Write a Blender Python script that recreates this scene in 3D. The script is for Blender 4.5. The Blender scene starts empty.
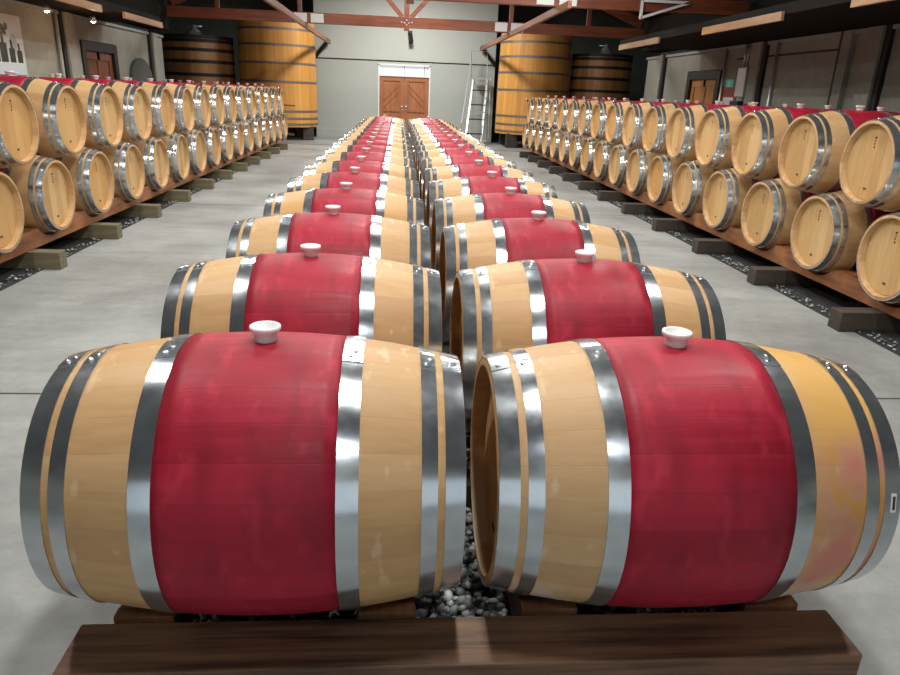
import bpy, bmesh, math, random
from mathutils import Vector, Matrix
random.seed(7)
PI = math.pi
scn = bpy.context.scene
C = scn.collection

# ------------------------------------------------------------------ camera
F, PITCH, YAW, ROLL = 688.1, 0.3412, 0.0840, 0.0407
cd = bpy.data.cameras.new('camera'); cam = bpy.data.objects.new('camera', cd); C.objects.link(cam)
cd.sensor_width = 36.0; cd.lens = F / 900 * 36.0; cd.clip_start = 0.05; cd.clip_end = 200
r0 = Vector((math.cos(YAW), -math.sin(YAW), 0)); fh = Vector((math.sin(YAW), math.cos(YAW), 0)); zz = Vector((0, 0, 1))
fw = fh * math.cos(PITCH) - zz * math.sin(PITCH); u0 = fh * math.sin(PITCH) + zz * math.cos(PITCH)
rt = r0 * math.cos(ROLL) + u0 * math.sin(ROLL); up = -r0 * math.sin(ROLL) + u0 * math.cos(ROLL)
m = Matrix((rt, up, -fw)).transposed().to_4x4(); m.translation = Vector((0, 0, 1.5))
cam.matrix_world = m
scn.camera = cam

# ------------------------------------------------------------------ world, lights, exposure
w = bpy.data.worlds.new('world'); scn.world = w; w.use_nodes = True
w.node_tree.nodes['Background'].inputs[0].default_value = (0.55, 0.65, 0.8, 1)
w.node_tree.nodes['Background'].inputs[1].default_value = 0.2
vs = scn.view_settings; vs.view_transform = 'Standard'; vs.look = 'None'; vs.gamma = 1; vs.use_curve_mapping = False
vs.exposure = -0.05

def area(name, loc, rot, sx, sy, power, col):
    l = bpy.data.lights.new(name, 'AREA'); l.shape = 'RECTANGLE'; l.size = sx; l.size_y = sy
    l.energy = power; l.color = col
    o = bpy.data.objects.new(name, l); o.location = loc; o.rotation_euler = rot; C.objects.link(o); return o
for i, y in enumerate((1.6, 5.2, 8.8, 12.6, 16.2)):
    area('high_bay_light', (0.245, y, 4.3), (0, 0, 0), 0.24, 0.6, 98, (1.0, 0.97, 0.92))
area('high_bay_light', (0.2, 20.2, 4.7), (0, 0, 0), 0.7, 1.2, 400, (1.0, 0.97, 0.92))
for x in (-3.0, 3.4):
    for y in (3.0, 7.2, 10.8, 15.0):
        area('side_bay_light', (x * 0.72, y, 3.85), (0, 0, 0), 0.2, 0.5, 72, (1.0, 0.97, 0.92))
area('hoop_reflection_light', (0.3, -3.8, 1.35), (math.radians(90), 0, 0), 9.0, 2.3, 46, (0.80, 0.90, 1.0))  # added unseen light behind the camera, gives the hoops their bright band
area('high_bay_light', (0.245, -2.2, 4.3), (0, 0, 0), 0.24, 0.6, 70, (0.95, 0.97, 1.0))

# ------------------------------------------------------------------ node helpers
def mat(name, base=(0.5, 0.5, 0.5), rough=0.5, metal=0.0, **kw):
    m = bpy.data.materials.new(name); m.use_nodes = True
    b = m.node_tree.nodes['Principled BSDF']
    b.inputs['Base Color'].default_value = (*base, 1); b.inputs['Roughness'].default_value = rough
    b.inputs['Metallic'].default_value = metal
    for k, v in kw.items(): b.inputs[k.replace('_', ' ')].default_value = v
    return m
class N:
    def __init__(s, m): s.t = m.node_tree; s.b = s.t.nodes['Principled BSDF']
    def put(s, sock, v):
        if hasattr(v, 'is_output') or isinstance(v, bpy.types.NodeSocket): s.t.links.new(v, sock)
        else:
            if isinstance(v, tuple) and len(v) == 3 and sock.type == 'RGBA': v = (*v, 1)
            sock.default_value = v
    def math(s, op, a, b=None, c=None):
        n = s.t.nodes.new('ShaderNodeMath'); n.operation = op; s.put(n.inputs[0], a)
        if b is not None: s.put(n.inputs[1], b)
        if c is not None: s.put(n.inputs[2], c)
        return n.outputs[0]
    def obj(s):
        n = s.t.nodes.new('ShaderNodeTexCoord'); return n.outputs['Object']
    def xyz(s, v):
        n = s.t.nodes.new('ShaderNodeSeparateXYZ'); s.put(n.inputs[0], v); return n.outputs
    def comb(s, x, y, z):
        n = s.t.nodes.new('ShaderNodeCombineXYZ')
        for i, v in enumerate((x, y, z)): s.put(n.inputs[i], v)
        return n.outputs[0]
    def noise(s, v, scale, detail=3, rough=0.55):
        n = s.t.nodes.new('ShaderNodeTexNoise'); s.put(n.inputs['Vector'], v); n.inputs['Scale'].default_value = scale
        n.inputs['Detail'].default_value = detail; n.inputs['Roughness'].default_value = rough; return n.outputs['Fac']
    def white(s, v):
        n = s.t.nodes.new('ShaderNodeTexWhiteNoise'); n.noise_dimensions = '3D'; s.put(n.inputs['Vector'], v); return n.outputs['Value']
    def rnd(s): return s.t.nodes.new('ShaderNodeObjectInfo').outputs['Random']
    def ramp(s, f, stops):
        n = s.t.nodes.new('ShaderNodeValToRGB'); s.put(n.inputs[0], f); e = n.color_ramp.elements
        while len(e) < len(stops): e.new(0.5)
        for i, (p, c) in enumerate(stops): e[i].position = p; e[i].color = (*c, 1)
        return n.outputs[0]
    def mix(s, f, a, b, mode='MIX'):
        n = s.t.nodes.new('ShaderNodeMix'); n.data_type = 'RGBA'; n.blend_type = mode
        s.put(n.inputs['Factor'], f); s.put(n.inputs[6], a); s.put(n.inputs[7], b); return n.outputs[2]
    def rng(s, f, a, b, c, d):
        n = s.t.nodes.new('ShaderNodeMapRange'); s.put(n.inputs[0], f)
        for i, v in enumerate((a, b, c, d)): n.inputs[i + 1].default_value = v
        return n.outputs[0]
    def bump(s, h, st=0.3, d=0.01):
        n = s.t.nodes.new('ShaderNodeBump'); n.inputs['Strength'].default_value = st; n.inputs['Distance'].default_value = d
        s.put(n.inputs['Height'], h); s.t.links.new(n.outputs[0], s.b.inputs['Normal'])
    def color(s, c): s.t.links.new(c, s.b.inputs['Base Color'])
    def rough(s, c): s.t.links.new(c, s.b.inputs['Roughness'])

def stave_mat(name, c1, c2, c3, red=False, stain=False, n_st=26):
    m = mat(name, c1, 0.5); n = N(m); o = n.xyz(n.obj()); r = n.rnd()
    a = n.math('ARCTAN2', o[1], o[2]); t = n.math('MULTIPLY', n.math('ADD', a, n.math('MULTIPLY', r, 3.0)), n_st / (2 * PI))
    cell = n.math('FLOOR', t); fr = n.math('FRACT', t)
    v = n.white(n.comb(cell, n.math('MULTIPLY', r, 37.0), 1.0))
    g = n.noise(n.comb(n.math('MULTIPLY', o[0], 2.2), n.math('MULTIPLY', o[1], 26), n.math('MULTIPLY', o[2], 26)), 2.0, 4)
    fig = n.noise(n.comb(n.math('MULTIPLY', o[0], 9), n.math('MULTIPLY', o[1], 5), n.math('MULTIPLY', o[2], 5)), 2.2, 3)
    f = n.math('ADD', n.math('MULTIPLY', v, 0.35 if red else 0.3), n.math('ADD', n.math('MULTIPLY', g, 0.45), 0.10 if red else 0.12))
    c = n.ramp(f, [(0.2, c1), (0.5, c2), (0.85, c3)])
    edge = n.math('MINIMUM', fr, n.math('SUBTRACT', 1.0, fr))
    line = n.rng(edge, 0.0, 0.018, 1.0, 0.0)
    dk = tuple(x * (0.5 if not red else 0.75) for x in c1)
    c = n.mix(n.math('MULTIPLY', line, 0.4 if red else 0.22), c, dk)
    if not red:
        c = n.mix(n.rng(r, 0.75, 1.0, 0.0, 0.35), c, (0.62, 0.33, 0.10))
        sc = n.rng(fig, 0.62, 0.70, 0.0, 0.30); c = n.mix(sc, c, (0.82, 0.66, 0.45))
    else:
        sc = n.rng(fig, 0.56, 0.75, 0.0, 0.45); c = n.mix(sc, c, tuple(min(1, x * 1.5 + 0.02) for x in c3))
        dd = n.noise(n.comb(n.math('MULTIPLY', o[0], 3), o[1], o[2]), 3.0, 2); c = n.mix(n.rng(dd, 0.45, 0.7, 0, 0.6), c, tuple(x * 0.6 for x in c1))
    if stain:
        s1 = n.noise(n.comb(n.math('MULTIPLY', o[0], 4), n.math('MULTIPLY', o[1], 2.2), n.math('MULTIPLY', o[2], 3.0)), 1.6, 2)
        right = n.rng(o[0], 0.20, 0.28, 0.0, 1.0)
        up_ = n.rng(o[2], 0.17, 0.24, 0.0, 1.0)
        c = n.mix(n.math('MULTIPLY', right, n.math('MULTIPLY', up_, 0.7)), c, (0.66, 0.36, 0.075))
        low = n.math('MULTIPLY', right, n.rng(o[2], 0.24, 0.17, 0.0, 1.0))
        c = n.mix(n.math('MULTIPLY', low, n.rng(s1, 0.46, 0.62, 0.9, 0.0)), c, (0.58, 0.20, 0.15))
        c = n.mix(n.math('MULTIPLY', low, n.rng(s1, 0.54, 0.60, 0.0, 0.75)), c, (0.60, 0.27, 0.06))
        c = n.mix(n.math('MULTIPLY', n.rng(o[2], -0.12, -0.2, 0.0, 0.7), n.rng(s1, 0.45, 0.5, 0.0, 1.0)), c, (0.72, 0.62, 0.50))
    n.color(c); n.rough(n.rng(g, 0.3, 0.7, 0.42, 0.58)); n.b.inputs['Specular IOR Level'].default_value = 0.3; n.bump(n.math('SUBTRACT', g, n.math('MULTIPLY', line, 0.8)), 0.12, 0.004)
    return m
M = {}
M['oak'] = stave_mat('oak_staves', (0.43, 0.245, 0.105), (0.53, 0.325, 0.150), (0.63, 0.42, 0.22))
M['oak_stained'] = stave_mat('oak_staves_stained', (0.44, 0.26, 0.12), (0.54, 0.335, 0.165), (0.63, 0.42, 0.23), stain=True)
M['red'] = stave_mat('red_stain', (0.27, 0.0075, 0.022), (0.34, 0.010, 0.030), (0.42, 0.016, 0.042), red=True)

def head_mat():
    m = mat('oak_head', (0.6, 0.4, 0.2), 0.5); n = N(m); o = n.xyz(n.obj()); r = n.rnd()
    t = n.math('ADD', n.math('MULTIPLY', o[1], 10.5), n.math('MULTIPLY', r, 5)); cell = n.math('FLOOR', t); fr = n.math('FRACT', t)
    v = n.white(n.comb(cell, n.math('MULTIPLY', r, 91.0), 2.0))
    g = n.noise(n.comb(n.math('MULTIPLY', o[0], 6), n.math('MULTIPLY', o[1], 26), n.math('MULTIPLY', o[2], 2.2)), 2.0, 4)
    f = n.math('ADD', n.math('MULTIPLY', v, 0.5), n.math('MULTIPLY', g, 0.5))
    c = n.ramp(f, [(0.2, (0.46, 0.27, 0.105)), (0.5, (0.58, 0.36, 0.15)), (0.85, (0.67, 0.45, 0.22))])
    c = n.mix(n.rng(r, 0.62, 0.95, 0.0, 0.6), c, (0.62, 0.31, 0.08))
    edge = n.math('MINIMUM', fr, n.math('SUBTRACT', 1.0, fr))
    c = n.mix(n.rng(edge, 0.0, 0.02, 0.4, 0.0), c, (0.30, 0.16, 0.06))
    n.color(c); n.bump(g, 0.08, 0.003); return m
M['head'] = head_mat()

def steel_mat():
    m = mat('galvanised_steel', (0.62, 0.66, 0.69), 0.25, 0.90); n = N(m); o = n.xyz(n.obj()); r = n.rnd()
    a = n.math('ARCTAN2', o[1], o[2])
    sp = n.noise(n.comb(n.math('MULTIPLY', o[0], 8), n.math('MULTIPLY', a, 3), r), 2.0, 2)
    fine = n.noise(n.comb(n.math('MULTIPLY', o[0], 400), n.math('MULTIPLY', a, 3), r), 1.0, 2)
    n.color(n.ramp(sp, [(0.3, (0.52, 0.57, 0.61)), (0.7, (0.62, 0.67, 0.70))]))
    n.rough(n.rng(sp, 0.3, 0.7, 0.15, 0.22)); n.bump(fine, 0.02, 0.0005); return m
M['steel'] = steel_mat()
M['rivet'] = mat('rivet_steel', (0.75, 0.78, 0.8), 0.25, 1.0)
M['bung'] = mat('white_silicone', (0.70, 0.71, 0.70), 0.4, Subsurface_Weight=0.25, Subsurface_Scale=0.02)
M['ink'] = mat('burnt_stamp', (0.05, 0.03, 0.02), 0.8)
M['ink_soft'] = mat('faint_stamp', (0.22, 0.10, 0.04), 0.8)

def timber(name, c1, c2, axis=1, scale=1.0, rough=0.6, blotch=None, streak=14):
    m = mat(name, c1, rough); n = N(m); o = n.xyz(n.obj())
    s = [streak, streak, streak]; s[axis] = 1.2
    v = n.comb(*[n.math('MULTIPLY', o[i], s[i] * scale) for i in range(3)])
    g = n.noise(v, 1.5, 5, 0.65); g2 = n.noise(n.obj(), 2.5 * scale, 2)
    c = n.ramp(n.math('ADD', n.math('MULTIPLY', g, 0.75), n.math('MULTIPLY', g2, 0.25)), [(0.33, c1), (0.66, c2)])
    if blotch: c = n.mix(n.rng(g2, 0.5, 0.68, 0, 0.7), c, blotch)
    n.color(c); n.bump(g, 0.35, 0.006); return m
M['sleeper'] = timber('dark_sleeper', (0.012, 0.006, 0.003), (0.24, 0.125, 0.065), 0, 1.0, 0.6, (0.15, 0.06, 0.028), 26)
M['rack'] = timber('rack_timber', (0.13, 0.042, 0.015), (0.40, 0.155, 0.055), 1, 1.0, 0.5, (0.48, 0.20, 0.075))
M['rack_dark'] = timber('central_rack_timber', (0.08, 0.033, 0.014), (0.27, 0.12, 0.05), 1, 1.0, 0.6)
M['bearer'] = timber('treated_bearer', (0.10, 0.085, 0.045), (0.22, 0.19, 0.11), 0, 1.0, 0.75)
M['bearer_dark'] = timber('dark_bearer', (0.020, 0.016, 0.012), (0.07, 0.055, 0.04), 0, 1.0, 0.7)
M['truss'] = timber('truss_timber', (0.095, 0.022, 0.009), (0.25, 0.068, 0.026), 0, 0.7, 0.5)
M['truss_y'] = timber('purlin_timber', (0.11, 0.036, 0.016), (0.27, 0.11, 0.05), 1, 0.7, 0.5)
M['fascia'] = timber('fascia_pine', (0.25, 0.13, 0.06), (0.42, 0.24, 0.12), 1, 0.7, 0.5)
M['door'] = timber('door_timber', (0.26, 0.085, 0.030), (0.42, 0.165, 0.065), 2, 0.7, 0.45)
M['door_dark'] = timber('dark_door_timber', (0.13, 0.035, 0.015), (0.25, 0.080, 0.030), 2, 0.7, 0.45)
M['door_orange'] = timber('orange_door_timber', (0.36, 0.14, 0.03), (0.60, 0.27, 0.07), 2, 0.7, 0.45)
M['black'] = mat('black_steel', (0.012, 0.012, 0.013), 0.5)
M['grey'] = mat('grey_paint', (0.30, 0.33, 0.33), 0.5)
M['white'] = mat('white_paint', (0.72, 0.73, 0.72), 0.5)
M['plate'] = mat('white_plate', (0.62, 0.63, 0.62), 0.6)
M['alu'] = mat('aluminium', (0.62, 0.64, 0.65), 0.4, 0.8)
M['band'] = mat('vat_band_steel', (0.20, 0.19, 0.17), 0.5, 0.6)
M['band_dark'] = mat('vat_band_black', (0.015, 0.014, 0.013), 0.6, 0.2)

def vat_mat(name, c1, c2, c3):
    m = mat(name, c1, 0.45); n = N(m); o = n.xyz(n.obj())
    a = n.math('ARCTAN2', o[1], o[0]); t = n.math('MULTIPLY', a, 52 / (2 * PI)); cell = n.math('FLOOR', t); fr = n.math('FRACT', t)
    v = n.white(n.comb(cell, 3.0, 1.0)); g = n.noise(n.comb(n.math('MULTIPLY', o[0], 14), n.math('MULTIPLY', o[1], 14), o[2]), 1.5, 4)
    c = n.ramp(n.math('ADD', n.math('MULTIPLY', v, 0.5), n.math('MULTIPLY', g, 0.5)), [(0.25, c1), (0.5, c2), (0.8, c3)])
    edge = n.math('MINIMUM', fr, n.math('SUBTRACT', 1.0, fr)); c = n.mix(n.rng(edge, 0, 0.05, 0.5, 0), c, tuple(x * 0.4 for x in c1))
    n.color(c); return m
M['vat'] = vat_mat('vat_oak', (0.50, 0.22, 0.045), (0.60, 0.29, 0.065), (0.70, 0.38, 0.10))
M['vat_brown'] = vat_mat('vat_brown_oak', (0.27, 0.125, 0.04), (0.37, 0.185, 0.065), (0.46, 0.25, 0.095))

def concrete(name, c1, c2, sc=1.0, rough=0.6, bump=0.1, seams=False):
    m = mat(name, c1, rough); n = N(m); o = n.obj()
    a = n.noise(o, 0.9 * sc, 5, 0.6); b = n.noise(o, 14 * sc, 4, 0.7)
    c = n.ramp(n.math('ADD', n.math('MULTIPLY', a, 0.7), n.math('MULTIPLY', b, 0.3)), [(0.36, c1), (0.62, c2)])
    d = n.noise(o, 55, 3, 0.6); c = n.mix(n.rng(d, 0.6, 0.75, 0, 0.35), c, tuple(x * 0.72 for x in c1))
    if seams:
        x = n.xyz(o); ln = None
        st = n.noise(n.comb(n.math('MULTIPLY', x[0], 0.8), n.math('MULTIPLY', x[1], 5.0), 0.0), 1.6, 4)
        c = n.mix(n.rng(st, 0.45, 0.75, 0, 0.35), c, tuple(v * 0.75 for v in c1))
        n.rough(n.rng(a, 0.35, 0.65, rough - 0.12, rough + 0.12))
    n.color(c); n.bump(b, bump, 0.005); return m
M['floor'] = concrete('floor_concrete', (0.22, 0.228, 0.222), (0.355, 0.365, 0.352), 1.0, 0.5, 0.05, True)
M['seam'] = mat('floor_seam', (0.05, 0.05, 0.05), 0.8)
M['concrete'] = concrete('wall_concrete', (0.24, 0.24, 0.20), (0.37, 0.365, 0.31), 0.8, 0.8, 0.2)
M['panel'] = concrete('grey_green_wall', (0.36, 0.39, 0.365), (0.40, 0.425, 0.395), 0.3, 0.6, 0.02)
M['panel_hi'] = concrete('pale_grey_wall', (0.42, 0.44, 0.41), (0.45, 0.47, 0.435), 0.3, 0.6, 0.02)
M['dark_wall'] = concrete('dark_green_wall', (0.09, 0.11, 0.09), (0.13, 0.15, 0.125), 0.5, 0.8, 0.05)
M['roof'] = mat('dark_roof_lining', (0.014, 0.012, 0.010), 0.85, Specular_IOR_Level=0.1)
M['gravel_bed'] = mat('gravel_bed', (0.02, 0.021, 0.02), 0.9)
def pebble():
    m = mat('pebble', (0.2, 0.2, 0.2), 0.6); n = N(m)
    g = n.t.nodes.new('ShaderNodeNewGeometry'); v = g.outputs['Random Per Island']
    c = n.ramp(v, [(0.0, (0.08, 0.09, 0.088)), (0.5, (0.21, 0.23, 0.22)), (1.0, (0.48, 0.52, 0.50))]); n.color(c); return m
M['pebble'] = pebble()

# ------------------------------------------------------------------ mesh helpers
def link(name, bm, m, parent=None, smooth=False):
    me = bpy.data.meshes.new(name); bmesh.ops.recalc_face_normals(bm, faces=bm.faces); bm.to_mesh(me); bm.free()
    for mm in (m if isinstance(m, (list, tuple)) else [m]): me.materials.append(mm)
    if smooth:
        for p in me.polygons: p.use_smooth = True
    o = bpy.data.objects.new(name, me); C.objects.link(o)
    if parent: o.parent = parent
    return o
def sharp(o, ang=35):
    o.data.set_sharp_from_angle(angle=math.radians(ang)); return o
def box(bm, x0, x1, y0, y1, z0, z1, bev=0.0):
    t = bmesh.new(); bmesh.ops.create_cube(t, size=1.0)
    for v in t.verts: v.co = Vector(((x0 + x1) / 2 + v.co.x * (x1 - x0), (y0 + y1) / 2 + v.co.y * (y1 - y0), (z0 + z1) / 2 + v.co.z * (z1 - z0)))
    if bev: bmesh.ops.bevel(t, geom=t.edges[:], offset=bev, segments=2, profile=0.5, affect='EDGES')
    me = bpy.data.meshes.new('t'); t.to_mesh(me); t.free(); bm.from_mesh(me); bpy.data.meshes.remove(me)
def B(*a, **k): bm = bmesh.new(); box(bm, *a, **k); return bm
def bar(bm, p, q, w, h, upv=(0, 0, 1)):
    p = Vector(p); q = Vector(q); d = (q - p); L = d.length; d.normalize(); u = Vector(upv)
    s = d.cross(u).normalized(); u = s.cross(d).normalized()
    vs_ = [bm.verts.new(c + s * a * w / 2 + u * b * h / 2) for c in (p, q) for a, b in ((-1, -1), (1, -1), (1, 1), (-1, 1))]
    for f in ((0, 1, 2, 3), (7, 6, 5, 4), (0, 4, 5, 1), (1, 5, 6, 2), (2, 6, 7, 3), (3, 7, 4, 0)): bm.faces.new([vs_[i] for i in f])
def lathe(bm, prof, seg=48, axis='X', closed=True, a0=0.0, a1=2 * PI, off=(0, 0, 0)):
    full = abs(a1 - a0 - 2 * PI) < 1e-6; n = seg if full else seg + 1; rings = []
    for (t, r) in prof:
        ring = []
        for k in range(n):
            a = a0 + (a1 - a0) * k / seg
            if axis == 'X': co = (t, r * math.sin(a), r * math.cos(a))
            elif axis == 'Z': co = (r * math.cos(a), r * math.sin(a), t)
            else: co = (r * math.cos(a), t, r * math.sin(a))
            ring.append(bm.verts.new(Vector(co) + Vector(off)))
        rings.append(ring)
    m_ = len(rings)
    for i in range(m_ if closed else m_ - 1):
        A, Bq = rings[i], rings[(i + 1) % m_]
        for k in range(seg):
            k2 = (k + 1) % n
            bm.faces.new((A[k], A[k2], Bq[k2], Bq[k]))
    if not full and closed:
        bm.faces.new([r[0] for r in rings]); bm.faces.new([r[-1] for r in reversed(rings)])
    return rings
def cyl(bm, p, r, h, seg=24, axis='Z', r2=None):
    r2 = r if r2 is None else r2
    R = lathe(bm, [(0, r), (h, r2)], seg, axis, closed=False, off=p); bm.faces.new(R[0]); bm.faces.new(R[1])
def tag(o, label, cat, group=None, kind=None):
    o['label'] = label; o['category'] = cat
    if group: o['group'] = group
    if kind: o['kind'] = kind
    return o
def struct(name, bm, m, smooth=False):
    o = link(name, bm, m, None, smooth); o['kind'] = 'structure'; return o
def empty(name, loc=(0, 0, 0), rz=0.0):
    o = bpy.data.objects.new(name, None); o.location = loc; o.rotation_euler = (0, 0, rz); o.empty_display_size = 0.1; C.objects.link(o); return o
def copy_tree(o, parent=None):
    c = o.copy(); C.objects.link(c)
    if parent: c.parent = parent
    for ch in kids[o.name] if o.name in kids else []: copy_tree(ch, c)
    return c
kids = {}
def reg(root):
    for o in [root] + list(root.children_recursive): kids[o.name] = list(o.children)

# ------------------------------------------------------------------ setting
XL, XR = -5.5, 6.1
YT = 17.8
YW = 23.5
struct('floor', B(-10, 10.5, -4, 27, -0.2, 0.0), M['floor'])
bm = B(XL - .3, XL, -4, 13.32, 0, 2.45); box(bm, XL - .3, XL, 14.93, YT, 0, 2.45); box(bm, XL - .3, XL, 13.32, 14.93, 2.13, 2.45); box(bm, -9.8, XL - .3, YT - .3, YT, 0, 5.6)
struct('wall_left', bm, M['concrete'])
bm = B(XR, XR + .3, -4, 13.55, 0, 2.45); box(bm, XR, XR + .3, 15.15, YT, 0, 2.45); box(bm, XR, XR + .3, 13.55, 15.15, 2.12, 2.45); box(bm, XR + .3, 10.3, YT - .3, YT, 0, 5.6)
struct('wall_right', bm, M['concrete'])
# rear hall walls
bm = B(-9.8, -9.5, YT, 26.8, 0, 5.6); struct('wall_rear_hall_left', bm, M['dark_wall'])
bm = B(10, 10.3, YT, 26.8, 0, 5.6); struct('wall_rear_hall_right', bm, M['dark_wall'])
bm = B(-9.8, 10.3, 26.5, 26.8, 0, 5.6); struct('wall_rear_hall_back', bm, M['dark_wall'])
# centre bay wall with the double door opening
DX0, DX1, DZ, TZ = -0.61, 0.97, 1.93, 2.28
VL, VR = -2.63, 3.07
bm = B(VL, DX0 - .04, YW, 26.4, 0, 2.36); box(bm, DX1 + .04, VR, YW, 26.4, 0, 2.36); box(bm, DX0 - .04, DX1 + .04, YW + .12, 26.4, 0, 2.36); box(bm, DX0 - .04, DX1 + .04, YW, YW + .12, TZ, 2.36)
struct('wall_back', bm, M['panel'])
struct('wall_back_upper', B(VL, VR, YW - .015, 26.4, 2.40, 5.6), M['panel_hi'])
bm = B(VL, DX0 - .10, YW - .004, YW + .1, 2.36, 2.40); box(bm, DX1 + .10, VR, YW - .004, YW + .1, 2.36, 2.40)
struct('trim_1', bm, M['black'])
bm = B(VL, DX0 - .08, YW - .03, YW, 0, 0.28, bev=.005); box(bm, DX1 + .08, VR, YW - .03, YW, 0, 0.28, bev=.005)
struct('baseboard_back', bm, M['panel'])
struct('wall_front', B(-5.8, 6.4, -4.3, -4, 0, 5.6), M['concrete'])
# ceiling : gable roof over the hall, flat over the rear hall
bm = bmesh.new()
for (xa, za, xb, zb) in ((-5.8, 3.15, 0.25, 5.5), (0.25, 5.5, 6.4, 3.15)):
    v = [bm.verts.new(p) for p in ((xa, -4.3, za), (xb, -4.3, zb), (xb, YT, zb), (xa, YT, za), (xa, -4.3, za + .15), (xb, -4.3, zb + .15), (xb, YT, zb + .15), (xa, YT, za + .15))]
    for f in ((0, 1, 2, 3), (4, 7, 6, 5), (0, 4, 5, 1), (2, 6, 7, 3), (1, 5, 6, 2), (3, 7, 4, 0)): bm.faces.new([v[i] for i in f])
box(bm, -9.8, 10.3, YT, 26.8, 5.6, 5.75)
struct('ceiling', bm, M['roof'])
# eaves soffits and dark plates over the side walls
struct('trim_2', B(-5.8, -4.45, -4, 14.45, 2.50, 2.62), M['roof'])
struct('trim_3', B(4.42, 6.4, -4, 14.7, 2.50, 2.62), M['roof'])
struct('trim_4', B(-5.8, -5.3, -4, YT, 2.62, 3.3), M['roof'])
struct('trim_5', B(5.9, 6.4, -4, YT, 2.62, 3.3), M['roof'])
struct('trim_6', B(XL, XL + .05, -4, YT, 2.45, 2.50), M['grey'])
struct('trim_7', B(XR - .05, XR, -4, YT, 2.45, 2.50), M['grey'])
# wall grooves on the right wall
n_tr = 8
def trim(bm, m):
    global n_tr
    o = struct('trim_%d' % n_tr, bm, m); n_tr += 1; return o
# floor seams and drain
trim(B(XL, XR, 3.285, 3.300, -.002, .0012), M['seam'])
trim(B(XL, XR, 9.3, 9.312, -.002, .0012), M['seam'])
trim(B(-9.5, 10, 20.1, 20.18, -.002, .003), M['seam'])
trim(B(XR - .012, XR, 9.6, 13.0, 2.26, 2.29), M['black'])
# wall pilasters with dark channels
for (x, s, ys) in ((XL, 1, (13.0 - .35, 16.9)), (XR, -1, (8.95, 12.0, 16.6))):
    for y in ys:
        trim(B(min(x, x + s * .10), max(x, x + s * .10), y, y + .30, 0, 2.5, bev=.008), M['concrete'])
        trim(B(min(x, x + s * .06), max(x, x + s * .06), y - .10, y - .005, 0, 2.5), M['black'])
        if x > 0 and y < 9: 
            trim(B(x - .08, x, y + .65, y + .85, 0, 2.5, bev=.008), M['concrete']); trim(B(x - .06, x, y + .86, y + .93, 0, 2.5), M['black'])

# doors
def plank_door(name, x0, x1, z1, y, mm, leaf_n):
    root = empty(name, ((x0 + x1) / 2, y, 0)); root['kind'] = 'structure'
    bm = bmesh.new(); wl = (x1 - x0) / leaf_n
    hw = (x1 - x0) / 2
    for k in range(leaf_n):
        a = -hw + k * wl + .006; b = a + wl - .012
        bm = B(a, b, .03, .07, 0.02, z1)
        for (u0_, u1_) in ((a, a + .12), (b - .12, b)): box(bm, u0_, u1_, 0, .03, 0.02, z1, bev=.004)
        for (v0, v1) in ((0.02, .22), (.86, .98), (z1 - .14, z1)): box(bm, a + .12, b - .12, 0, .03, v0, v1, bev=.004)
        sgn = 1 if k == 0 else -1                                  # diagonal boards
        zc0, zc1 = .99, z1 - .15; xa, xb = a + .13, b - .13
        nb = 5
        for j in range(-2, nb + 1):
            t0 = zc0 + (j) * .19; p = []
            for i in range(2):
                xx = xa if i == 0 else xb; z = t0 + (xb - xa) * (i if sgn > 0 else 1 - i); p.append((xx, z))
            if min(p[0][1], p[1][1]) < zc0 or max(p[0][1], p[1][1]) > zc1: continue
            bar(bm, (p[0][0], .020, p[0][1]), (p[1][0], .020, p[1][1]), .02, .03, (0, 1, 0))
        o = link('door_leaf', bm, mm, root)
        hx = b - .06 if k == 0 else a + .06
        h = bmesh.new(); cyl(h, (hx, -.02, 1.02), .035, .02, 16, 'Y'); cyl(h, (hx, -.06, 1.02), .012, .05, 12, 'Y'); cyl(h, (hx, -.02, .93), .022, .02, 12, 'Y')
        link('door_handle', h, M['alu'], o, True)
    return root
d = plank_door('door_1', DX0, DX1, DZ, YW + .03, M['door'], 2)
fr = B(-.79 - .045, -.79, -.06, .08, 0, TZ); box(fr, .79, .79 + .045, -.06, .08, 0, TZ); box(fr, -.835, .835, -.06, .08, TZ - .03, TZ + .02); box(fr, -.79, .79, -.04, .08, DZ, DZ + .04)
link('door_frame', fr, M['white'], d)
# transom window over the door
wroot = empty('window_1', ((DX0 + DX1) / 2, YW + .04, DZ + .04)); wroot['kind'] = 'structure'
M['sky_pane'] = mat('daylit_pane', (0.8, 0.85, 0.95), 0.2, Emission_Color=(0.72, 0.78, 1.0, 1), Emission_Strength=0.40)
link('pane', B(-.79, .79, .03, .04, 0.0, TZ - DZ - .07), M['sky_pane'], wroot)
bm = B(-.01, .01, .0, .03, 0, TZ - DZ - .07); box(bm, .62, .65, 0, .03, 0, TZ - DZ - .07); box(bm, .72, .735, 0, .03, 0, TZ - DZ - .07)
link('window_frame', bm, M['grey'], wroot)

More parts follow.
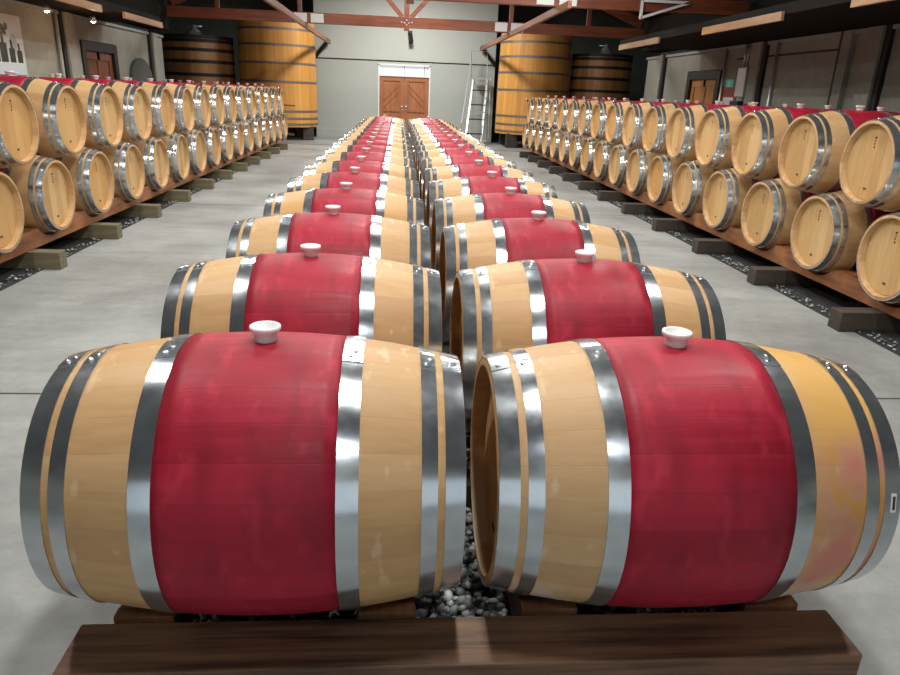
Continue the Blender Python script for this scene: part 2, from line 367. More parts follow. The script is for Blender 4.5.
def side_door(name, x, s, y0, y1, z1, mm):
    root = empty(name, (x, (y0 + y1) / 2, 0)); root['kind'] = 'structure'; h = (y1 - y0) / 2
    fr = bmesh.new(); X = sorted((-s * .12, s * .03))
    box(fr, X[0], X[1], -h, -h + .16, 0, z1, bev=.005); box(fr, X[0], X[1], h - .16, h, 0, z1, bev=.005); box(fr, X[0], X[1], -h + .16, h - .16, z1 - .16, z1, bev=.005)
    link('door_frame', fr, M['black'], root)
    X2 = sorted((-s * .10, -s * .05)); lf = B(X2[0], X2[1], -h + .16, h - .16, .01, z1 - .16)
    X3 = sorted((-s * .05, -s * .03))
    for (a, b) in ((-h + .16, -h + .30), (-.06, .06), (h - .30, h - .16)): box(lf, X3[0], X3[1], a, b, .01, z1 - .16, bev=.003)
    for (a, b) in ((.01, .2), (.9, 1.05), (z1 - .3, z1 - .16)): box(lf, X3[0], X3[1], -h + .3, h - .3, a, b, bev=.003)
    o = link('door_leaf', lf, mm, root)
    k = bmesh.new(); cyl(k, (-s * .03, -h + .24, 1.0), .02, .02, 12, 'Y'); link('door_handle', k, M['alu'], o, True)
side_door('door_2', XL, 1, 13.33, 14.92, 2.12, M['door_dark'])
side_door('door_3', XR, -1, 13.56, 15.14, 2.11, M['door_orange'])

# ------------------------------------------------------------------ barrels
SP_C, SP_S = 0.9112, 0.9085
HL = 0.475
def rad(x): return 0.354 - 0.0605 * (x / HL) ** 2
def make_barrel(detail, stained=False):
    root = empty('wine_barrel')
    seg = 64 if detail else 40
    bm = bmesh.new()
    xs = [-HL + 2 * HL * i / 22 for i in range(23)]
    prof = [(-HL, .272), (-HL, .283)] + [(x if abs(x) < HL else x * .992, rad(x)) for x in xs] + [(HL, .283), (HL, .272), (HL - .045, .266), (HL - .06, .260), (-HL + .06, .260), (-HL + .045, .266)]
    lathe(bm, prof, seg)
    body = sharp(link('staves', bm, M['oak_stained'] if stained else M['oak'], root, True))
    bm = bmesh.new(); xr = [-.192 + .384 * i / 10 for i in range(11)]
    lathe(bm, [(x, rad(x) + .0007) for x in xr] + [(x, rad(x) - .003) for x in reversed(xr)], seg)
    link('red_band', bm, M['red'], root, True)
    for s in (-1, 1):
        bm = bmesh.new(); cyl(bm, (s * (HL - .056), 0, 0), .262, s * .014, seg, 'X')
        hd = sharp(link('head', bm, M['head'], root, True))
        bm = bmesh.new(); x = s * (HL - .0405)
        rs = random.Random(3)
        for k in range(4):                                         # burnt marks high on the head
            z = .175 - k * .022
            for j in range(3):
                y = (j - 1) * .006
                if rs.random() < .75: box(bm, min(x, x - s * .002), max(x, x - s * .002), y - .0022, y + .0022, z - .008 + rs.random() * .004, z + .007)
            if rs.random() < .8: box(bm, min(x, x - s * .002), max(x, x - s * .002), -.008, .008, z - .002, z + .001)
        st = link('stamp', bm, M['ink'], hd); st['label'] = 'dark burnt stamp high on the head'; bm = bmesh.new()
        for k in range(5):                                         # small mark low on the head
            y = (k - 2) * .007; box(bm, min(x, x - s * .002), max(x, x - s * .002), y - .0022, y + .0022, -.187, -.177)
        box(bm, min(x, x - s * .002), max(x, x - s * .002), -.016, .016, -.193, -.190)
        st = link('stamp', bm, M['ink'], hd); st['label'] = 'small dark stamp low on the head'
    for s in (-1, 1):
        for (a, b, nm) in ((.190, .238, 'bilge_hoop'), (.374, .410, 'quarter_hoop'), (.427, .473, 'head_hoop')):
            bm = bmesh.new(); nn = 3; X = [s * (a + (b - a) * i / nn) for i in range(nn + 1)]
            lathe(bm, [(x, rad(x) + .0036) for x in X] + [(x, rad(x) - .002) for x in reversed(X)], seg)
            a0 = {'bilge_hoop': .10, 'quarter_hoop': .06, 'head_hoop': .02}[nm] + (0.03 if s > 0 else 0) - PI - .0
            a0 = -(a0 + PI)                                        # overlap of the hoop ends, near the crown
            lathe(bm, [(x, rad(x) + .0056) for x in X] + [(x, rad(x) + .0030) for x in reversed(X)], 6, a0=a0 - .13, a1=a0 + .10)
            xm = s * (a + b) / 2; R = rad(xm) + .0056
            def riv(bm, aa, xo):
                c = Vector((xm + xo, R * math.sin(aa), R * math.cos(aa))); nrm = Vector((0, math.sin(aa), math.cos(aa)))
                t = bmesh.new(); bmesh.ops.create_icosphere(t, subdivisions=2, radius=.0068)
                for v in t.verts: v.co = c + (v.co - nrm * v.co.dot(nrm) * .35)
                me = bpy.data.meshes.new('t'); t.to_mesh(me); t.free(); bm.from_mesh(me); bpy.data.meshes.remove(me)
            if detail:
                h = sharp(link(nm, bm, M['steel'], root, True), 30)
                for q, aa in enumerate((a0 - .075, a0 - .005)):
                    rb = bmesh.new(); riv(rb, aa, (.005 if q else -.005)); link('rivet', rb, M['rivet'], h, True)
            else:
                for q, aa in enumerate((a0 - .075, a0 - .005)): riv(bm, aa, 0)
                h = sharp(link(nm, bm, M['steel'], root, True), 30)
    bm = bmesh.new(); R = rad(0)
    lathe(bm, [(R - .01, .0), (R - .01, .025), (R + .004, .0262), (R + .019, .0285), (R + .025, .036), (R + .031, .0375), (R + .036, .0370), (R + .0375, .034), (R + .035, .029), (R + .016, .022), (R + .014, .0)], 28, 'Z', closed=False)
    link('bung', bm, M['bung'], root, True)['label'] = 'white silicone bung'
    reg(root); return root

ORD = ['first', 'second', 'third', 'fourth', 'fifth', 'sixth', 'seventh', 'eighth', 'ninth', 'tenth', 'eleventh', 'twelfth', 'thirteenth', 'fourteenth', 'fifteenth', 'sixteenth', 'seventeenth', 'eighteenth', 'nineteenth']
XC = {'left': -0.3126, 'right': 0.7082}
ZC = 0.5665
near = make_barrel(True); far = make_barrel(False); stained = make_barrel(True, True)
used = set()
def put(proto, loc, label, group, rx=0.0):
    o = proto if proto.name not in used else copy_tree(proto)
    used.add(proto.name); o.location = loc
    return tag(o, label, 'barrel', group)
NC = 18
for side in ('left', 'right'):
    for i in range(NC):
        proto = near if i < 3 else far
        if side == 'right' and i == 0: proto = stained
        if i == 0:
            lab = 'large red-banded oak barrel at the front left, nearest the camera' if side == 'left' else 'front right red-banded oak barrel with wine-stained yellow and pink staves'
        elif i == NC - 1: lab = 'red-banded oak barrel farthest back in the %s line of the central rows' % side
        else: lab = 'red-banded oak barrel with white bung, %s from the front in the %s central line' % (ORD[i], side)
        b = put(proto, (XC[side], 1.594 + i * SP_C, ZC), lab, 'barrels in the two central lines')
        if side == 'right' and i == 0:
            bm = bmesh.new(); aa = -PI * .42; x = .450; R = rad(x) + .0046
            c = Vector((x, R * math.sin(aa), R * math.cos(aa))); t = Vector((0, math.cos(aa), -math.sin(aa))); nr = Vector((0, math.sin(aa), math.cos(aa)))
            bar(bm, c - t * .022, c + t * .022, .012, .002, nr)
            tg = link('hoop_tag', bm, M['white'], b); tg['label'] = 'small white tag on the hoop'
            bm = bmesh.new(); bar(bm, c - t * .016 + nr * .001, c + t * .016 + nr * .001, .006, .002, nr); link('tag_print', bm, M['ink'], tg)
ZU, ZLo = 1.1406, 0.5417
stacks = {
    'left': dict(x=(-3.379, -4.40), yu=5.762, nu=15, yl=5.322, nl=16),
    'right': dict(x=(3.843, 4.86), yu=4.885, nu=16, yl=4.445, nl=17)}
spacers = {}
for side, S in stacks.items():
    for tier, y0, n, z in (('upper', S['yu'], S['nu'], ZU), ('lower', S['yl'], S['nl'], ZLo)):
        for k in range(n):
            pos = 'nearest the camera' if k == 0 else ('farthest back' if k == n - 1 else '%s from the front' % ORD[k])
            put(far, (S['x'][0], y0 + k * SP_S, z), 'oak barrel, %s tier of the %s-hand stack, %s' % (tier, side, pos), 'barrels in the %s-hand stack' % side)
    for k in range(S['nu']):
        pos = 'nearest the camera' if k == 0 else ('farthest back' if k == S['nu'] - 1 else '%s from the front' % ORD[k])
        put(far, (S['x'][1], S['yu'] + .30 + k * SP_S, ZU), 'upper barrel beside the %s wall behind the %s-hand stack, %s' % (side, side, pos), 'barrels in the row by the %s wall' % side)
    for k in range(S['nl']):
        put(far, (S['x'][1], S['yl'] + .30 + k * SP_S, ZLo), 'oak barrel hidden low down between the %s-hand stack and the wall' % side, 'hidden lower barrels by the %s wall' % side)
    # timber spacers between the tiers
    for k in range(S['nu']):
        for q in (-1, 1):
            yb = S['yu'] + k * SP_S; zb = ZU
            yl_, zl_ = yb + q * SP_S / 2 - q * .0, ZLo
            yl_ = min([S['yl'] + j * SP_S for j in range(S['nl'])], key=lambda v: abs(v - yl_))
            cy, cz = (yb + yl_) / 2, (zb + zl_) / 2; ang = math.atan2(zb - zl_, yb - yl_)
            dist = math.hypot(zb - zl_, yb - yl_)
            th = dist - 2 * rad(0) - .012; key = round(th, 3)
            if key not in spacers:
                spacers[key] = o = link('timber_spacer', B(-.10, .10, -.022, .022, -th / 2, th / 2, bev=.004), M['rack'])
            else: o = spacers[key].copy(); C.objects.link(o)
            o.location = (S['x'][0] + (0.08 if side == 'left' else -.08), cy, cz); o.rotation_euler = (ang - PI / 2, 0, 0)
            tag(o, 'timber spacer under the %s upper barrel of the %s-hand stack, %s side' % (ORD[k], side, 'near' if q < 0 else 'far'), 'spacer', 'spacers between the tiers')

# ------------------------------------------------------------------ rack beams with scoops
def beam(name, x, w, y0, y1, z0, z1, centres, zc, r, m, label, group):
    pts = []; y = y0
    ev = []
    h = z1 - zc
    hw = math.sqrt(max(0, r * r - h * h))
    top = [(y0, z1)]
    for c in centres:
        if c - hw <= y0 and c + hw > y0:
            top = []
            for t in range(11):
                yy = y0 + (c + hw - y0) * t / 10; top.append((yy, zc - math.sqrt(max(0, r * r - (yy - c) ** 2))))
            continue
        if c + hw > y1: continue
        for t in range(13):
            yy = c - hw + 2 * hw * t / 12; top.append((yy, min(z1, zc - math.sqrt(max(0, r * r - (yy - c) ** 2)))))
    top.append((y1, z1)); bm = bmesh.new()
    cols = [(yy, zt) for yy, zt in top]
    rows = [[bm.verts.new((sx * w / 2, yy - y0, zv - z0)) for (yy, zt) in cols for zv in (zt,)] for sx in (-1, 1)]
    bots = [[bm.verts.new((sx * w / 2, yy - y0, 0)) for (yy, zt) in cols] for sx in (-1, 1)]
    for i in range(len(cols) - 1):
        for s in (0, 1): bm.faces.new((bots[s][i], bots[s][i + 1], rows[s][i + 1], rows[s][i]))
        bm.faces.new((rows[0][i], rows[0][i + 1], rows[1][i + 1], rows[1][i])); bm.faces.new((bots[0][i], bots[1][i], bots[1][i + 1], bots[0][i + 1]))
    for i in (0, -1): bm.faces.new((bots[0][i], rows[0][i], rows[1][i], bots[1][i]))
    bmesh.ops.remove_doubles(bm, verts=bm.verts, dist=.0004)
    o = link(name, bm, m); o.location = (x, y0, z0); return tag(o, label, 'rack beam', group)
cc = [1.594 + i * SP_C for i in range(NC)]
for side in ('left', 'right'):
    for s, wh in ((-1, 'left'), (1, 'right')):
        beam('rack_beam', XC[side] + s * .30, .145, 1.42, 17.6, .12, .25, cc, ZC, rad(.225) + .006, M['rack_dark'],
             'brown scooped timber beam under the %s end of the %s central line of barrels' % (wh, side), 'rack beams')
for side, S in stacks.items():
    sg = 1 if side == 'left' else -1
    ll = [S['yl'] + k * SP_S for k in range(S['nl'])]
    for j, xx in enumerate(S['x']):
        off = 0 if j == 0 else .30
        for s, wh in ((sg, 'aisle'), (-sg, 'wall')):
            dd = .30
            beam('rack_beam', xx + s * dd, .14, ll[0] - .5, ll[-1] + .72, .145, .295, [v + off for v in ll], ZLo, rad(.23) + .0065, M['rack'],
                 'reddish scooped timber beam on the %s side, %s the %s-hand stack of barrels' % (wh, 'under' if j == 0 else 'behind', side), 'rack beams')

# cross bearers under the beams
def bearer(x0, x1, y, h, m, label, group, w=.12):
    o = link('timber_bearer', B(-(x1 - x0) / 2, (x1 - x0) / 2, -w / 2, w / 2, 0, h, bev=.006), m); o.location = ((x0 + x1) / 2, y, 0)
    return tag(o, label, 'bearer', group)
for k in range(12):
    y = 5.82 + (k - 1) * 1.232 if k else 4.62
    bearer(-4.85, -2.76, y, .1445, M['bearer'], 'grey-green timber bearer poking out under the left-hand stack, %s from the front' % ORD[k], 'bearers under the left-hand stack')
for k in range(12):
    y = 4.50 + k * 1.245
    bearer(3.15, 5.3, y, .1445, M['bearer_dark'], 'dark timber bearer poking out under the right-hand stack, %s from the front' % ORD[k], 'bearers under the right-hand stack', .14)
for k in range(12):
    bearer(-.70, 1.10, 2.29 + k * 1.38, .1195, M['bearer_dark'], 'dark timber bearer hidden below the central barrels, %s from the front' % ORD[k], 'bearers under the central lines')
o = link('timber_sleeper', B(-.95, .95, -.079, .079, 0, .25, bev=.005), M['sleeper']); o.location = (.197, 1.322, 0)
tag(o, 'long dark brown timber sleeper lying across the front of the central barrels', 'sleeper')

# ------------------------------------------------------------------ gravel
def pebbles(name, regions, label, skip=()):
    base = bmesh.new(); bmesh.ops.create_icosphere(base, subdivisions=1, radius=1.0)
    bv = [v.co.copy() for v in base.verts]; bf = [[v.index for v in f.verts] for f in base.faces]; base.free()
    V = []; Fc = []; rs = random.Random(11)
    for (x0, x1, y0, y1, n, zmax, s0, s1) in regions:
        for _ in range(n):
            x = rs.uniform(x0, x1); y = rs.uniform(y0, y1)
            if any(abs(y - q) < .095 for q in skip): continue
            s = rs.uniform(s0, s1); z = rs.uniform(.006, zmax)
            R = Matrix.Rotation(rs.uniform(0, 6.28), 3, 'Z') @ Matrix.Rotation(rs.uniform(-.5, .5), 3, 'X'); sc = (s * rs.uniform(.9, 1.5), s, s * rs.uniform(.5, .8)); b0 = len(V)
            for v in bv:
                p = R @ Vector((v.x * sc[0], v.y * sc[1], v.z * sc[2])) * rs.uniform(.88, 1.1); V.append((p.x + x, p.y + y, max(.001, p.z + z)))
            Fc += [[i + b0 for i in f] for f in bf]
    me = bpy.data.meshes.new(name); me.from_pydata(V, [], Fc); me.materials.append(M['pebble'])
    for p in me.polygons: p.use_smooth = True
    o = bpy.data.objects.new(name, me); C.objects.link(o); tag(o, label, 'gravel', None, 'stuff')
pebbles('gravel', [(-.56, 1.0, 1.435, 2.15, 3600, .085, .009, .019), (-.50, .95, 2.43, 3.55, 1100, .04, .010, .018)], 'loose grey pebbles showing between the central rack beams behind the front sleeper')
pebbles('gravel', [(-3.02, -2.90, 4.2, 18.6, 700, .015, .007, .014)], 'loose dark gravel along the foot of the left-hand stack', [4.62] + [5.82 + (k - 1) * 1.232 for k in range(1, 12)])
pebbles('gravel', [(3.29, 3.42, 3.6, 18.6, 750, .015, .007, .014)], 'loose dark gravel along the foot of the right-hand stack', [4.50 + k * 1.245 for k in range(12)])
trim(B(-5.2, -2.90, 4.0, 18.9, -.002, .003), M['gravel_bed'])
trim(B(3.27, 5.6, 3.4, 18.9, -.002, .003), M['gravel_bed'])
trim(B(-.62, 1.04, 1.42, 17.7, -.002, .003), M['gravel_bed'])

# ------------------------------------------------------------------ vats at the back
def vat(x, y, r, z0, z1, bands, mm, bm_, bw, label, tap, taper=.03, hatch=True, rot=0.0):
    root = empty('oak_vat', (x, y, 0), rot); tag(root, label, 'vat', 'upright vats at the back')
    H = z1 - z0; R = lambda z: r - taper * r * (z - z0) / H
    bm = bmesh.new(); lathe(bm, [(z0, r - .06), (z0, r), (z0 + H * .5, R(z0 + H * .5) + .012), (z1, R(z1)), (z1, R(z1) - .06), (z1 - .12, R(z1) - .07)], 72, 'Z', closed=False)
    sharp(link('staves', bm, mm, root, True))
    bm = bmesh.new(); cyl(bm, (0, 0, z1 - .12), R(z1) - .065, .04, 64); link('lid', bm, mm, root)
    bm = bmesh.new(); cyl(bm, (0, 0, z0 + .02), r - .05, .04, 64); link('bottom', bm, mm, root)
    for zb in bands:
        q = (zb - z0) / H; rb = R(zb) + .012 * (1 - abs(2 * q - 1)) + .002
        bm = bmesh.new(); lathe(bm, [(zb - bw / 2, rb - .01), (zb - bw / 2, rb + .008), (zb + bw / 2, rb + .008), (zb + bw / 2, rb - .01)], 72, 'Z'); sharp(link('band', bm, bm_, root, True))
    # timber feet
    for a in (-.62, .62):
        for b in (-.62, .62):
            link('foot_block', B(a * r - .16, a * r + .16, b * r - .13, b * r + .13, 0, z0 + .02, bev=.01), M['bearer_dark'], root)
    if tap:
        bm = bmesh.new(); cyl(bm, (-.1, -R(z0 + .5) - .12, z0 + .62), .05, .13, 16, 'Y'); cyl(bm, (-.1, -R(z0) - .2, z0 + .62), .022, .16, 12, 'Y'); bar(bm, (-.1, -r - .15, z0 + .62), (.25, -r - .15, z0 + .60), .03, .03)
        link('tap', bm, M['band_dark'], root, True)
        bm = bmesh.new(); cyl(bm, (-.35, -R(z0 + 1) - .01, z0 + 1.0), .03, .05, 12, 'Y'); link('sample_valve', bm, M['alu'], root, True)
    if hatch:
        bm = bmesh.new(); lathe(bm, [(z1 - .09, .30), (z1 + .03, .30), (z1 + .05, .22), (z1 + .16, .14), (z1 + .20, .06), (z1 + .30, .05), (z1 + .30, 0)], 28, 'Z', closed=False, off=(0, -.35, 0))
        bar(bm, (-.22, -.35, z1 + .24), (.22, -.35, z1 + .26), .03, .03)
        h = link('hatch', bm, M['alu'], root, True); h['label'] = 'shiny metal hatch'
    return root
zb = lambda ys, a, b, za, zt: [zt - (y - a) / (b - a) * (zt - za) for y in ys]
vat(-3.57, 22.25, 1.12, .38, 3.26, [.46, .62, .82, 1.62, 2.12, 2.60, 3.02], M['vat'], M['band'], .06, 'tall golden oak vat at the back left, beside the pale wall', True, taper=.035, hatch=False, rot=.3)
vat(4.10, 22.20, 1.09, .40, 3.22, [.48, .68, .92, 1.66, 2.14, 2.58, 2.98], M['vat'], M['band'], .06, 'tall golden oak vat at the back right, beside the ladder', True, taper=.035, hatch=False)
vat(-5.85, 22.3, .97, .38, 2.76, [.6, 1.0, 1.36, 1.72, 2.07, 2.38, 2.62, 2.72], M['vat_brown'], M['band_dark'], .09, 'shorter brown oak vat with black bands at the back left', False, taper=0.0, hatch=True)
vat(6.20, 22.3, .90, .38, 2.76, [.6, 1.0, 1.36, 1.72, 2.07, 2.38, 2.62, 2.72], M['vat_brown'], M['band_dark'], .08, 'shorter brown oak vat with black bands at the back right', False, taper=0.0, hatch=True)

# ------------------------------------------------------------------ trusses
def truss(Y, zb_, h, label, kx=0.17):
    root = empty('roof_truss', (kx, Y, zb_)); tag(root, label, 'truss', 'timber roof trusses')
    x0, x1 = XL - kx + .25, XR - kx - .25
    link('tie_beam', B(x0, x1, -.045, .045, 0, h, bev=.006), M['truss'], root)
    bm = bmesh.new(); bar(bm, (x0 + .1, 0, h + .10), (0, 0, 2.48), .08, .2); link('rafter', bm, M['truss'], root)
    bm = bmesh.new(); bar(bm, (x1 - .1, 0, h + .10), (0, 0, 2.48), .08, .2); link('rafter', bm, M['truss'], root)
    bm = B(-.06, .06, -.055, .055, -.06, 2.35); link('king_post', bm, M['truss'], root)
    for s in (-1, 1):
        bm = bmesh.new(); bar(bm, (s * .1, .02, h), (s * 1.45, .02, 1.65), .06, .10); link('web', bm, M['truss'], root)
        for xx in (2.45, 4.3):
            hh = 2.48 * (1 - xx / 5.6) + .12
            link('post', B(s * xx - .045, s * xx + .045, -.04, .04, h, max(h + .2, hh)), M['truss'], root)
    for xx in (VL + .55 - kx, VR - .5 - kx):
        pl = B(xx - .33, xx - .04, -.052, -.0445, .02, h - .02); box(pl, xx + .05, xx + .34, -.052, -.0445, .02, h - .02); link('connector_plate', pl, M['plate'], root)
    bm = bmesh.new()
    for (a, b) in ((-.12, h * .5), (.12, h * .5), (0, h * .72), (0, h * .28), (-.05, h * .45), (.05, h * .45)): cyl(bm, (a, -.062, b), .014, .02, 8, 'Y')
    link('bolt', bm, M['alu'], root)
    return root
truss(17.6, 2.89, .23, 'reddish timber roof truss farther back, crossing in front of the vats')
truss(12.4, 2.905, .23, 'nearer reddish timber roof truss cut off by the top of the picture')
# long purlins under the ties and knee braces at the wall corners
for (x, nm, cx) in ((-2.15, 'left', VL), (2.57, 'right', VR)):
    o = link('purlin', B(-.03, .03, -6.0, 6.01, -.055, .055, bev=.004), M['truss_y']); o.location = (x, 17.35, 2.834)
    tag(o, 'long timber purlin running to the %s corner of the pale back wall' % nm, 'purlin', 'purlins under the trusses')
    bm = bmesh.new(); bar(bm, (x + (.02 if x > 0 else -.02), 23.42, 2.93), (cx, 23.42, 2.36), .10, .09, (0, 1, 0)); o = link('knee_brace', bm, M['black'])
    tag(o, 'short black knee brace at the %s top corner of the pale back wall' % nm, 'brace', 'black knee braces')
# eaves fascia boards
for side, x, z, segs in (('left', -4.42, 2.48, ((7.0, 9.0), (9.9, 11.6), (12.5, 14.4))), ('right', 4.39, 2.48, ((4.5, 7.1), (8.4, 10.6), (12.4, 14.6)))):
    for i, (a, b) in enumerate(segs):
        o = link('fascia_board', B(-.02, .02, a - b, 0, -.05, .05, bev=.004), M['fascia']); o.location = (x, b, z)
        tag(o, 'pine board along the %s eaves, %s from the front' % (side, ORD[i]), 'board', 'eaves boards')

# ------------------------------------------------------------------ ladder
root = empty('step_ladder', (2.42, 22.7, 0)); tag(root, 'grey metal step ladder with handrails beside the right-hand golden vat', 'ladder')
def rod(nm, pts, w_, mm):
    bm = bmesh.new()
    for p, q in zip(pts, pts[1:]): bar(bm, p, q, w_, w_)
    return link(nm, bm, mm, root)
for s_ in (-1, 1):
    rod('stringer', [(s_ * .25 - .12, -.85, 0), (s_ * .22 + .14, .25, 1.95)], .04, M['alu'])
    rod('rear_leg', [(s_ * .25 + .22, .42, 0), (s_ * .22 + .16, .30, 1.95)], .035, M['grey'])
    rod('handrail', [(s_ * .31 - .17, -.92, .15), (s_ * .31 - .20, -1.0, .65), (s_ * .28 + .02, -.1, 2.05), (s_ * .25 + .06, .25, 2.75), (s_ * .25 + .10, .28, 1.95)], .022, M['grey'])
for k in range(9):
    t = (k + .6) / 9.2; bm = bmesh.new(); bar(bm, (-.25 - .12 + .29 * t, -.85 + 1.1 * t, 1.95 * t), (.25 - .12 + .23 * t, -.85 + 1.1 * t, 1.95 * t), .10, .035); link('tread', bm, M['black'] if k % 2 else M['grey'], root)
link('platform', B(-.10, .40, .20, .55, 1.94, 1.98), M['alu'], root)
rod('top_rail', [(-.19, .25, 2.75), (.31, .25, 2.75)], .02, M['grey'])
rod('side_frame', [(.50, .42, .05), (.47, .34, 1.98), (.47, .34, 2.6)], .03, M['white'])
rod('cross_rail', [(-.35, -.6, .85), (.50, .42, .85)], .022, M['white'])
rod('base_rail', [(-.05, .42, .08), (.50, .42, .08)], .03, M['white'])

# ------------------------------------------------------------------ wall camera, lamps, wall items
root = empty('security_camera', (0.34, YW - .015, 3.12)); tag(root, 'small black camera fixed to the pale wall above the double door', 'camera')
bm = bmesh.new(); box(bm, -.07, .07, -.06, 0, .0, .16, bev=.01); link('mount', bm, M['black'], root)
bm = bmesh.new(); bar(bm, (0, -.05, .05), (.03, -.28, -.18), .12, .14); link('housing', bm, M['black'], root)

M['lamp'] = mat('lamp_glow', (1, .9, .7), .4, Emission_Color=(1.0, .86, .62, 1), Emission_Strength=30)
def spot(x, y, z, label, watt, col=(1.0, .62, .35)):
    root = empty('spot_lamp', (x, y, z)); tag(root, label, 'lamp', 'small spot lamps under the left eaves')
    bm = bmesh.new(); cyl(bm, (0, 0, 0), .008, .08, 8); link('stem', bm, M['black'], root)
    bm = bmesh.new(); lathe(bm, [(0.0, .0), (-.005, .03), (-.09, .05), (-.09, .044), (-.03, .02)], 20, 'Z', closed=False); link('shade', bm, M['alu'], root, True)
    bm = bmesh.new(); bmesh.ops.create_icosphere(bm, subdivisions=2, radius=.032)
    for v in bm.verts: v.co.z -= .075
    link('bulb', bm, M['lamp'], root, True)
    l = bpy.data.lights.new('spot_lamp_light', 'POINT'); l.energy = watt; l.color = col; l.shadow_soft_size = .04
    lo = bpy.data.objects.new('spot_lamp_light', l); lo.location = (0, 0, -.16); lo.parent = root; C.objects.link(lo)
spot(-4.75, 12.1, 2.42, 'bright spot lamp with an orange glow in front of the left wall door', 7)
spot(-4.75, 10.6, 2.42, 'small spot lamp under the left eaves above the second bay', 1.5)
spot(-4.75, 9.05, 2.42, 'spot lamp at the top left corner above the poster', 4)

# poster on the left wall
root = empty('wall_poster', (XL + .012, 10.2, 1.0)); tag(root, 'white poster of dark bottles and green leaves on the left wall', 'poster')
link('canvas', B(-.01, .012, -1.1, 1.13, 0.28, 1.30, bev=.003), M['plate'], root)
M['bottle'] = mat('bottle_print', (.012, .018, .010), .5); M['leafg'] = mat('leaf_print', (.28, .38, .05), .5); M['pgrey'] = mat('grey_print', (.38, .42, .46), .5)
def disc(bm, y, z, ry, rz):
    v = [bm.verts.new((.0135, y + ry * math.cos(a), z + rz * math.sin(a))) for a in [2 * PI * k / 16 for k in range(16)]]; bm.faces.new(v)
bm = bmesh.new()
for (y, w_, h_) in ((.98, .07, .32), (.78, .075, .36), (.56, .09, .48), (.36, .08, .34), (.14, .09, .44), (-.1, .08, .36)):
    box(bm, .012, .0135, y - w_, y + w_, .66, .66 + h_ * .55); box(bm, .012, .0135, y - w_ * .35, y + w_ * .35, .66 + h_ * .53, .66 + h_ * .85)
disc(bm, .58, 1.12, .06, .05); disc(bm, .70, 1.14, .05, .05); disc(bm, .64, 1.07, .05, .05)
link('bottle_picture', bm, M['bottle'], root)
bm = bmesh.new(); disc(bm, .34, .98, .17, .10); disc(bm, .12, .92, .14, .10); link('leaf_picture', bm, M['leafg'], root)
bm = bmesh.new(); disc(bm, .86, .94, .09, .12); link('grey_picture', bm, M['pgrey'], root)
M['tealp'] = mat('teal_strip', (.10, .17, .18), .5)
M['boxw'] = mat('box_card', (.55, .62, .64), .6)
# white crates under it
for k in range(3):
    o = link('flat_box', B(-.2, .2, -.55, .55, 0, .193, bev=.012), M['boxw']); o.location = (XL + .28, 9.80, 1.075 + .194 * k)
    link('strip', B(.2, .203, -.54, .54, .012, .045), M['tealp'], o)['label'] = 'dark teal strip'; link('end_strip', B(-.19, .19, .55, .553, .012, .045), M['tealp'], o)['label'] = 'dark teal strip'
    tag(o, 'flat white box under the poster, %s' % ['at the bottom of its pile', 'in the middle of its pile', 'topmost of its pile'][k], 'box', 'white boxes under the poster')
o = link('side_table', B(-.24, .24, -.6, .6, 0.995, 1.075, bev=.01), M['door_dark']); o.location = (XL + .28, 9.80, 0)
tag(o, 'tall dark table holding the white boxes below the poster', 'table')
for a in (-.2, .2):
    for b in (-.54, .54): link('leg', B(a - .03, a + .03, b - .03, b + .03, 0, .995), M['door_dark'], o)
# thin dark panel added in place of a rounded shadow on the left wall
root = empty('wall_shadow_panel', (XL, 16.1, 0.9)); tag(root, 'dark grey round-topped panel standing for a shadow on the left wall past the dark door', 'hatch')  # no real hatch, added panel in place of a shadow
M['shadow_panel'] = mat('shadow_panel_grey', (.085, .095, .085), .6)
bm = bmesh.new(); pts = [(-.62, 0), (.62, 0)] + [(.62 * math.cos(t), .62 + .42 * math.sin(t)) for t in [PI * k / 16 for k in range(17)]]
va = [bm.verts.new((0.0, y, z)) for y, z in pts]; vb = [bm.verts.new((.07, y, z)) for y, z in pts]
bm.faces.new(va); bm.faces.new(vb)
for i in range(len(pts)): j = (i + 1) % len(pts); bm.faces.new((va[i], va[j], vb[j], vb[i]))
link('shadow_panel_body', bm, M['shadow_panel'], root)
h = bmesh.new(); box(h, .07, .10, -.55, -.51, .4, .6, bev=.004); link('handle', h, M['alu'], root)

# right wall: exit sign, notice, cabinet, conduits
xw = XR
M['exit'] = mat('exit_green', (.02, .35, .2), .4, Emission_Color=(.25, .8, .6, 1), Emission_Strength=.12)
root = empty('exit_sign', (xw, 13.12, 1.86)); tag(root, 'small green running-figure sign on the right wall beside the orange door', 'sign')
link('sign_panel', B(-.03, 0, -.13, .13, -.065, .065, bev=.006), M['exit'], root)
bm = bmesh.new(); box(bm, -.033, -.030, -.012, .018, -.02, .02); box(bm, -.033, -.030, .0, .02, .024, .042); bar(bm, (-.032, 0, -.02), (-.032, -.045, -.045), .003, .012); bar(bm, (-.032, .012, -.02), (-.032, .04, -.052), .003, .012); bar(bm, (-.032, -.06, .006), (-.032, .05, .013), .003, .009)
link('figure', bm, M['white'], root)
root = empty('notice_board', (xw, 13.10, 1.44)); tag(root, 'red notice board with a white sheet below the green sign', 'notice')
M['redp'] = mat('red_paint', (.28, .04, .02), .5)
link('backing', B(-.02, 0, -.30, .30, -.25, .36, bev=.004), M['redp'], root)
link('sheet', B(-.023, -.02, -.22, .18, -.22, .18), M['white'], root)
bm = bmesh.new()
for k in range(7): box(bm, -.0245, -.023, -.18, .14 - (k % 3) * .05, .12 - k * .04, .13 - k * .04)
link('text_lines', bm, M['pgrey'], root)
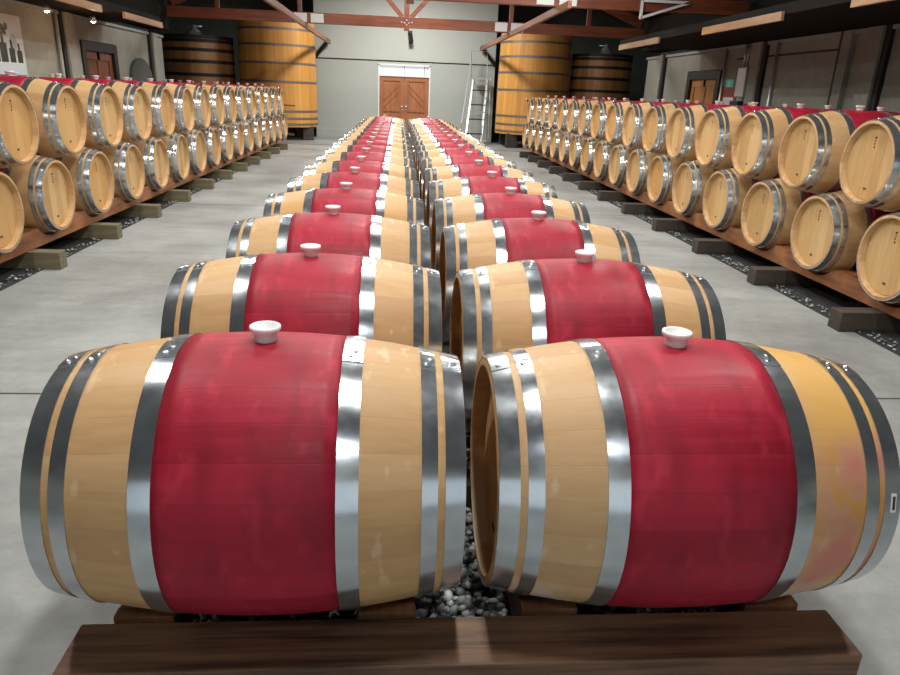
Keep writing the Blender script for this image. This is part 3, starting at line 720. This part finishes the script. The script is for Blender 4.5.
root = empty('electrical_cabinet', (xw, 12.45, 1.62)); tag(root, 'grey electrical cabinet with conduits on the right wall', 'cabinet')
link('case', B(-.14, 0, -.17, .17, 0, .50, bev=.01), M['grey'], root)
link('side_door', B(-.146, -.14, -.15, .15, .02, .48, bev=.002), M['alu'], root)
for i, (yy, rr) in enumerate(((-.12, .018), (.02, .014), (.12, .018))):
    bm = bmesh.new(); cyl(bm, (-.07, yy, .50), rr, .38, 12); link('conduit', bm, M['alu'], root, True)
root = empty('extinguisher_box', (xw, 12.32, 1.10)); tag(root, 'black box with a red fire extinguisher under the grey cabinet', 'box')
link('case', B(-.2, 0, -.02, .30, 0, .46, bev=.01), M['black'], root)
bm = bmesh.new(); lathe(bm, [(0.0, 0), (0, .07), (.32, .07), (.37, .03), (.42, .025), (.42, 0)], 20, 'Z', closed=False, off=(-.1, -.12, 0)); link('cylinder', bm, M['redp'], root, True)
for i, (yy, lab) in enumerate(((11.55, 'thin pale pipe rising on the right wall just nearer than the grey cabinet'), (13.38, 'pale pipe beside the orange door on the right wall'))):
    bm = bmesh.new(); cyl(bm, (0, 0, 0), .022, 2.48, 14); o = link('wall_pipe', bm, M['alu'], None, True); o.location = (xw - .04, yy, 0); tag(o, lab, 'pipe', 'wall pipes')
bm = bmesh.new(); cyl(bm, (0, 0, 0), .03, 2.48, 14); o = link('wall_pipe', bm, M['grey'], None, True); o.location = (XL + .05, 12.42, 0); tag(o, 'grey pipe on the left wall between the poster and the dark door', 'pipe', 'wall pipes')
# white bracket by the right of the trusses
root = empty('steel_bracket', (4.35, 12.325, 2.78)); tag(root, 'white triangular steel bracket hanging by the nearer truss on the right', 'bracket')
bm = bmesh.new(); bar(bm, (-.35, 0, 0), (-.35, 0, .28), .04, .04, (0, 1, 0)); link('upright', bm, M['plate'], root)
bm = bmesh.new(); bar(bm, (-.35, 0, .02), (.45, 0, .28), .04, .04); link('brace', bm, M['plate'], root)
bm = bmesh.new(); bar(bm, (-.35, 0, .28), (.45, 0, .28), .04, .04); link('arm', bm, M['plate'], root)
